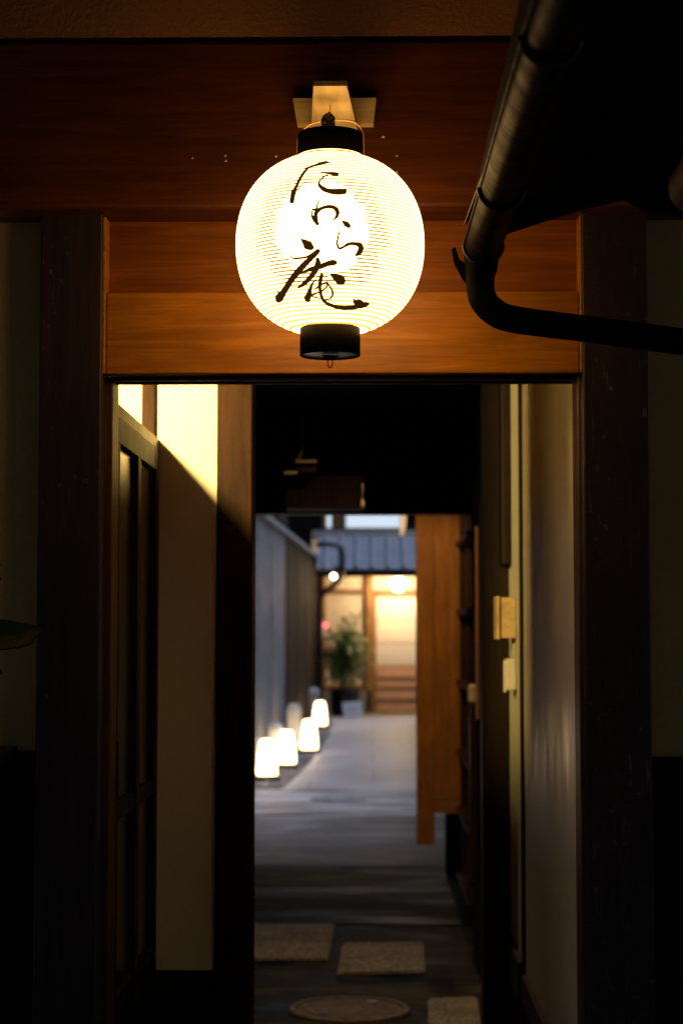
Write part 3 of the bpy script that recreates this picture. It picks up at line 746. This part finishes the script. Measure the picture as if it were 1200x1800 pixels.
a = noise(t, coords(t, (70, 70, 70)), 1, 4, .7); a2 = noise(t, coords(t, (6, 6, 6)), 1, 4)
c = ramp(t, a, [(.36, (.09, .068, .05)), (.5, (.34, .28, .21)), (.66, (.66, .56, .45))])
c = mixc(t, .6, c, ramp(t, a2, [(.35, (.5, .45, .4)), (.6, (1, 1, 1))]), 'MULTIPLY'); t.links.new(c, bs.inputs['Base Color'])
bs.inputs['Roughness'].default_value = .75; bs.inputs['Specular IOR Level'].default_value = .3; bump(t, bs, a, .3, .004)
for pts_, lab in ((((400, 1629), (589, 1629), (575, 1691), (395, 1692)), 'rough granite slab at the left of the passage floor, farther of the two whole ones'),
                  (((602, 1663), (744, 1661), (746, 1713), (592, 1717)), 'rough granite slab in the middle of the passage floor, nearer of the two whole ones'),
                  (((752, 1762), (838, 1758), (850, 1850), (752, 1850)), 'granite slab cut off at the lower right of the passage floor')):
    g4 = [G(*p) for p in pts_]; bm_ = bmesh.new()
    vv = [bm_.verts.new((p.x, p.y, .0)) for p in g4]; f = bm_.faces.new(vv)
    ex = bmesh.ops.extrude_face_region(bm_, geom=[f]); 
    for v in ex['geom']:
        if isinstance(v, bmesh.types.BMVert): v.co.z += .016
    bmesh.ops.bevel(bm_, geom=bm_.edges[:], offset=.007, segments=2, affect='EDGES'); bm_.verts.index_update()
    b = MB(); b.add([v.co.copy() for v in bm_.verts], [[v.index for v in f_.verts] for f_ in bm_.faces]); bm_.free()
    ctr = sum(g4, Vector()) / 4
    tag(b.build('granite_slab', mgr2, None, (ctr.x, ctr.y, 0)), lab, 'paving slab', 'granite slabs in the passage floor')

# ================================================================== FAR HOUSE
YZ = 29.4
fh = thing('far_house', 'warmly lit tiled house with a pale sliding door at the end of the alley', 'building', (0, YZ, 0))
mfp = plaster('far_plaster', (.86, .76, .62), .9, 30, .06, .2)
mfw = wood('far_post_wood', (.30, .14, .045), (.55, .28, .10), 'z', .5, 30)
mfwx = wood('far_beam_wood', (.22, .10, .035), (.42, .21, .08), 'x', .5, 30)
def fb(x0, y0, x1, y1, Y, d, c=.004): return MB().box(X_(x0, Y, 1150), X_(x1, Y, 1150), Y, Y + d, Z_(y1, Y), Z_(y0, Y), c)
MB().box(X_(548, YZ), 2.6, YZ + .1, YZ + .2, Z_(1216, YZ), 2.95).build('plaster_wall', mfp, fh)
fb(560, 1216, 651, 1262, YZ + .0, .12).build('stone_plinth', plain('grey_stone', (.26, .28, .29), .8), fh)
fb(556, 1003, 567, 1262, YZ - .02, .12).build('corner_post', M['darkw'], fh)
fb(567, 1000, 572, 1214, YZ + .03, .06).build('post', mfw, fh)
fb(644, 1000, 655, 1258, YZ + .0, .1).build('post', mfw, fh)
fb(567, 1036, 644, 1044, YZ + .02, .08).build('head_beam', mfwx, fh)
fb(655, 1036, 830, 1044, YZ + .02, .08).build('head_beam', mfwx, fh)
fb(567, 1205, 645, 1215, YZ + .01, .09).build('sill_beam', mfwx, fh)
# sliding door with paper panels and slats
msh = plain('shoji_paper', (.86, .78, .68), .8, 0, .04)
mslat = plain('door_slat_wood', (.80, .50, .32), .5, 0, .12, 6)
b = fb(655, 1044, 661, 1256, YZ + .04, .04)
for y0, y1 in ((1044, 1050), (1250, 1256)):
    b.box(X_(661, YZ), X_(735, YZ), YZ + .04, YZ + .08, Z_(y1, YZ), Z_(y0, YZ), .003)
for y in (1191, 1208, 1229): b.box(X_(661, YZ), X_(735, YZ), YZ + .045, YZ + .08, Z_(y + 3.5, YZ), Z_(y, YZ), .002)
b.box(X_(733, YZ), X_(739, YZ), YZ + .04, YZ + .08, Z_(1250, YZ), Z_(1050, YZ), .003)
fd = b.build('sliding_door', mfw, fh)
for y0, y1 in ((1050, 1090), (1091, 1130), (1131, 1169)):
    MB().box(X_(661, YZ), X_(733, YZ), YZ + .055, YZ + .07, Z_(y1, YZ) + .003, Z_(y0, YZ) - .003).build('paper_panel', msh, fd)
for y in (1090, 1130): MB().box(X_(661, YZ), X_(733, YZ), YZ + .05, YZ + .065, Z_(y + 1.2, YZ) , Z_(y, YZ)).build('rail', mfw, fd)
for y0, y1 in ((1170, 1190), (1195, 1207), (1212, 1228), (1233, 1250)):
    b = MB(); nsl = 30; x0 = X_(661, YZ); x1 = X_(733, YZ)
    b.box(x0, x1, YZ + .068, YZ + .078, Z_(y1, YZ), Z_(y0, YZ))
    for k in range(nsl): xa = x0 + (x1 - x0) * k / nsl; b.box(xa, xa + .012, YZ + .058, YZ + .068, Z_(y1, YZ), Z_(y0, YZ))
    b.build('slat_panel', mslat, fd)
# tiled eave roof
mt = plain('blue_grey_tile', (.20, .23, .27), .42, .0, .25, 12)
Ye, Yr = 28.1, 29.75; ze = Z_(1001, Ye); zrg = Z_(934, Yr); tp = .245
xs0 = X_(556, Ye); xs1 = 3.0; nx = 12; b = MB()
ncol = int((xs1 - xs0) / tp); nrow = 7
for r_ in range(nrow):
    s0, s1 = r_ / nrow, (r_ + 1) / nrow + .02
    pts0 = []; pts1 = []
    for i in range(ncol * nx + 1):
        u = i / nx; ph = u % 1
        hgt = .05 * math.exp(-((ph - .5) / .17) ** 2) - .018 * math.cos(2 * math.pi * (ph - .5) * .5)
        x = xs0 + u * tp
        pts0.append((x, Ye + (Yr - Ye) * s0, ze + (zrg - ze) * s0 + hgt + .022)); pts1.append((x, Ye + (Yr - Ye) * s1, ze + (zrg - ze) * s1 + hgt))
    n = len(pts0); lowp = [(p[0], p[1], p[2] - .03) for p in pts0]
    b.add(pts0 + pts1 + lowp, [(k, k + 1, n + k + 1, n + k) for k in range(n - 1)] + [(2 * n + k, 2 * n + k + 1, k + 1, k) for k in range(n - 1)], 0, False)
rf = b.build('roof', mt, fh)
mte = plain('tile_end', (.34, .38, .44), .3, 0, .1)
for k in range(ncol): MB().tube([(xs0 + (k + .5) * tp, Ye - .03, ze + .035), (xs0 + (k + .5) * tp, Ye + .05, ze + .04)], .052, 16).build('tile_end', mte, rf)
MB().box(xs0, xs1, Ye + .03, Ye + .09, ze - .11, ze - .02, .005).build('fascia', M['darkwx'], rf)
MB().prism([(xs0, Ye + .09, ze - .03), (xs0, Yr, zrg - .03), (xs0, Yr, zrg - .06), (xs0, Ye + .09, ze - .06)], (xs1 - xs0, 0, 0)).build('soffit', mfwx, rf)
MB().box(xs0 - .02, xs1, Yr - .02, Yr + .12, zrg - .05, zrg + .06, .01).build('ridge_band', M['darkwx'], rf)
# upper storey behind
us = thing('upper_house', 'upper storey with a bright window band above the tiled roof', 'building', (0, 31.5, 2.5))
MB().box(-1.6, 4, 31.6, 32.2, 0, 5.2).build('wall', M['darkw'], us)
mwin = emis('emissive_pale_window', (.72, .86, 1.0), .85)  # pale band made bright by its own emission
YU = 31.58
MB().box(X_(608, YU, 915), X_(703, YU, 915), YU, YU + .015, Z_(932, YU), Z_(870, YU)).build('window', mwin, us)
MB().box(X_(574, YU, 915), X_(582, YU, 915), YU, YU + .015, Z_(932, YU), Z_(870, YU)).build('window', mwin, us)
MB().box(X_(566, YU, 915), X_(574, YU, 915), YU - .03, YU + .015, Z_(932, YU), Z_(870, YU)).build('window_frame', mfw, us)
MB().box(X_(583, YU, 915), X_(607, YU, 915), YU - .03, YU + .015, Z_(932, YU), Z_(870, YU)).build('shutter', mfw, us)
MB().box(X_(560, YU, 915), X_(735, YU, 915), YU - .06, YU + .015, Z_(937, YU), Z_(932.5, YU)).build('sill', mfwx, us)
hl = thing('hanging_lamp_cord', 'short amber lit lamp hanging in front of the pale window band', 'lamp', P(708, 940, 29.0))
MB().tube([P(709, 880, 29.0), P(709, 905, 29), P(708, 925, 29), P(705, 940, 29)], [.012, .035, .035, .02], 10).build('shade', emis('amber_shade', (1, .55, .18), .9), hl)

# wall lamp
wl2 = P(700, 1027, 28.8)
wlmp = thing('door_lamp', 'round glowing lamp under the eave above the far sliding door', 'lamp', tuple(wl2))
MB().lathe([(0, -.10), (.05, -.09), (.085, -.05), (.098, .0), (.09, .05), (.055, .08), (0, .095)], wl2, 24).build('globe', emis('lamp_globe', (1, .72, .38), 200), wlmp)
MB().lathe([(0, .20), (.035, .20), (.04, .14), (.055, .11), (.05, .095), (0, .095)], wl2, 20).build('fitting', M['lacquer'], wlmp)
# downpipe with small lamp
dpY = 27.9
dp = thing('corner_downpipe', 'black downpipe bending round the eave corner of the far house', 'pipe', P(562, 1215, dpY))
MB().tube(cat([P(556, 958, dpY), P(575, 957, dpY), P(596, 961, dpY), P(601, 975, dpY), P(601, 1000, dpY), P(598, 1015, dpY), P(585, 1030, dpY), P(568, 1042, dpY), P(562, 1060, dpY), P(562, 1130, dpY), P(562, 1262, dpY)], 6), .042, 12).build('pipe', M['lacquer'], dp)
MB().box(X_(585, dpY, 1000), X_(606, dpY, 1000), dpY - .1, dpY + .1, Z_(1008, dpY), Z_(996, dpY), .01).build('collector', M['lacquer'], dp)
sm = thing('small_globe_lamp', 'tiny bright round lamp beside the black downpipe', 'lamp', P(586, 1013, 27.7))
MB().lathe([(0, -.035), (.025, -.025), (.035, 0), (.025, .025), (0, .035)], P(586, 1013, 27.7), 16).build('globe', emis('small_globe', (1, .85, .5), 26), sm)
MB().lathe([(0, .07), (.02, .07), (.022, .03), (0, .03)], P(586, 1013, 27.7), 12).build('fitting', M['lacquer'], sm)
# white call box with red light
cb = thing('call_box', 'white wall box with a small red light beside the bamboo', 'box', P(566, 1110, 29.2))
MB().box(X_(562, 29.2, 1110), X_(571, 29.2, 1110), 29.2, 29.3, Z_(1126, 29.2), Z_(1092, 29.2), .01).build('body', plain('pale_box', (.7, .7, .75), .5, 0, .05), cb)
MB().lathe([(0, -.02), (.02, -.012), (.026, 0), (.02, .012), (0, .02)], P(572, 1099, 29.15), 12).build('red_light', emis('red_light', (1, .04, .10), 9), cb)
# notice board leaning by the pot
sY = 27.7
nb = thing('notice_board', 'small white notice board leaning beside the black plant pot', 'sign', G(620, 1262))
q0, q1, q2, q3 = P(605, 1262, sY), P(637, 1260, sY), P(635, 1234, sY + .12), P(601, 1236, sY + .12)
MB().prism([q0, q1, q2, q3], (0, .02, .005)).build('board', plain('white_board', (.72, .72, .78), .5, 0, .03), nb)
b = MB(); bi = (.25, .4, .55, .7)
for s_ in bi:
    a_ = q3.lerp(q0, s_); c_ = q2.lerp(q1, s_); l0 = a_.lerp(c_, .15) + Vector((0, -.004, 0)); l1 = a_.lerp(c_, .82 if s_ < .6 else .6) + Vector((0, -.004, 0))
    b.prism([l0, l1, l1 + Vector((0, 0, -.008)), l0 + Vector((0, 0, -.008))], (0, -.002, 0))
b.build('faint_lines', plain('pale_print', (.42, .42, .48), .6), nb)

# potted bamboo
pb = G(598, 1262); pb = Vector((X_(606, 28.6, 1240), 28.6, 0))
bam = thing('potted_bamboo', 'leafy green bamboo in a black pot before the far plaster wall', 'plant', tuple(pb))
MB().lathe([(.0, .0), (.20, 0), (.235, .30), (.25, .42), (.23, .42), (.22, .36), (0, .36)], pb, 28).build('pot', M['lacquer'], bam)
mleaf = plain('bamboo_leaf', (.15, .26, .06), .5, 0, .6, 3); mstem = plain('bamboo_stem', (.12, .13, .05), .5)
rb = random.Random(21); b = MB(); lv = MB()
for s_ in range(9):
    a0 = rb.uniform(0, 6.28); base_ = pb + Vector((math.cos(a0) * .08, math.sin(a0) * .08, .36)); lean = Vector((rb.uniform(-.22, .42), rb.uniform(-.2, .2), 0)); hgt = rb.uniform(.65, 1.20)
    if s_ == 0: lean = Vector((.02, 0, 0)); hgt = 1.25
    pts_ = [base_ + lean * (k / 6) ** 1.6 + Vector((0, 0, hgt * k / 6)) for k in range(7)]
    b.tube(pts_, [.011 - .0013 * k for k in range(7)], 7)
    for k in range(130):
        u = rb.uniform(.22, 1) ** .8; i = min(5, int(u * 6)); p = pts_[i].lerp(pts_[i + 1], u * 6 - i if u < 1 else 1)
        tw = Vector((rb.gauss(0, .10), rb.gauss(0, .10), rb.gauss(0, .05)))
        p = p + tw; d = Vector((rb.gauss(0, 1), rb.gauss(0, 1), rb.uniform(-1.1, .25))).normalized(); L = rb.uniform(.11, .20)
        sd_ = d.cross(Vector((0, 0, 1))).normalized() * L * .15; up = d.cross(sd_).normalized() * L * .02
        lv.add([p, p + d * L * .4 + sd_, p + d * L + Vector((0, 0, -.02)), p + d * L * .4 - sd_ + up], [(0, 1, 2), (0, 2, 3)])
b.build('stems', mstem, bam); lv.build('leaves', mleaf, bam)

# ================================================================== ORCHID AT LEFT EDGE
oY = 3.35
orc = thing('orchid_plant', 'orchid with broad dark green leaf and magenta petals at the left edge', 'plant', P(-40, 1200, oY))
mlf = plain('orchid_leaf', (.010, .028, .010), .3, 0, .3, 20)
def leaf(top, bot, yoff, mat, name):
    b = MB(); n = len(top); vs = []
    for i, (a, c_) in enumerate(zip(top, bot)):
        for k in range(7):
            s_ = k / 6; p = P(a[0] + (c_[0] - a[0]) * s_, a[1] + (c_[1] - a[1]) * s_, oY + yoff + .05 - .07 * s_ + .012 * math.sin(s_ * math.pi)); vs.append(p)
    fs = [(i * 7 + k, i * 7 + k + 1, (i + 1) * 7 + k + 1, (i + 1) * 7 + k) for i in range(n - 1) for k in range(6)]
    b.add(vs, fs, 0, True); b.add([v + Vector((0, .003, -.002)) for v in vs], fs, 0, True); return b.build(name, mat, orc)
leaf([(-60, 1095), (-20, 1088), (10, 1089), (40, 1095), (60, 1098), (70, 1101), (78, 1108)], [(-60, 1130), (-20, 1142), (10, 1141), (40, 1136), (58, 1130), (66, 1115), (78, 1109)], 0, mlf, 'leaf')
leaf([(-70, 1150), (-40, 1150), (-10, 1160), (5, 1180)], [(-70, 1180), (-40, 1185), (-15, 1190), (5, 1182)], .03, mlf, 'leaf')
mpet = plain('magenta_petal', (.55, .02, .22), .5, 0, .2)
b = MB()
for (x, y, rr_) in ((-6, 996, 9), (-2, 1018, 6), (-14, 1008, 10)):
    p = P(x, y, oY); s_ = rr_ / F * oY
    for k in range(5):
        a = k * 1.2566 + .3; d = Vector((math.cos(a), -.3, math.sin(a))) * s_; sd_ = Vector((-math.sin(a), 0, math.cos(a))) * s_ * .4
        b.add([p, p + d * .6 + sd_, p + d * 1.1, p + d * .6 - sd_], [(0, 1, 2), (0, 2, 3)])
b.build('petals', mpet, orc)
MB().tube([P(-12, 1000, oY + .01), P(-24, 1080, oY + .01), P(-34, 1190, oY + .02)], .0022, 8).build('flower_stalk', mlf, orc)
pc = P(-60, 1260, oY + .03); MB().lathe([(0, -.07), (.035, -.07), (.047, .04), (.05, .05), (.044, .05), (.04, .03), (0, .03)], pc, 24).build('pot', plain('clay_pot', (.16, .10, .07), .7), orc)
shf = P(-60, 1300, oY + .03)
sh = thing('wall_shelf', 'dark wooden shelf under the orchid at the left edge', 'shelf', (shf.x, 3.5, pc.z - .08))
MB().box(-1.1, P(-25, 1300, oY).x, 3.28, 3.657, pc.z - .095, pc.z - .071, .003).build('board', M['darkwx'], sh)
MB().box(-1.05, -1.02, 3.45, 3.657, pc.z - .20, pc.z - .096, .003).build('bracket', M['darkwx'], sh)

# opposite side of the street: unseen house behind the viewer, placed to block sky
ob = thing('opposite_house', 'dark house across the street facing the entrance', 'building', (0, -3.5, 0))
MB().box(-9, 9, -4.2, -3.4, 0, 4.7).build('wall', M['darkwx'], ob)
MB().prism([(-9, -2.8, 4.5), (-9, -2.8, 4.62), (-9, -4.4, 5.2), (-9, -4.4, 4.9)], (18, 0, 0)).build('roof', M['blackmetal'], ob)

for o in bpy.data.objects:
    if 'wl' in o: del o['wl']
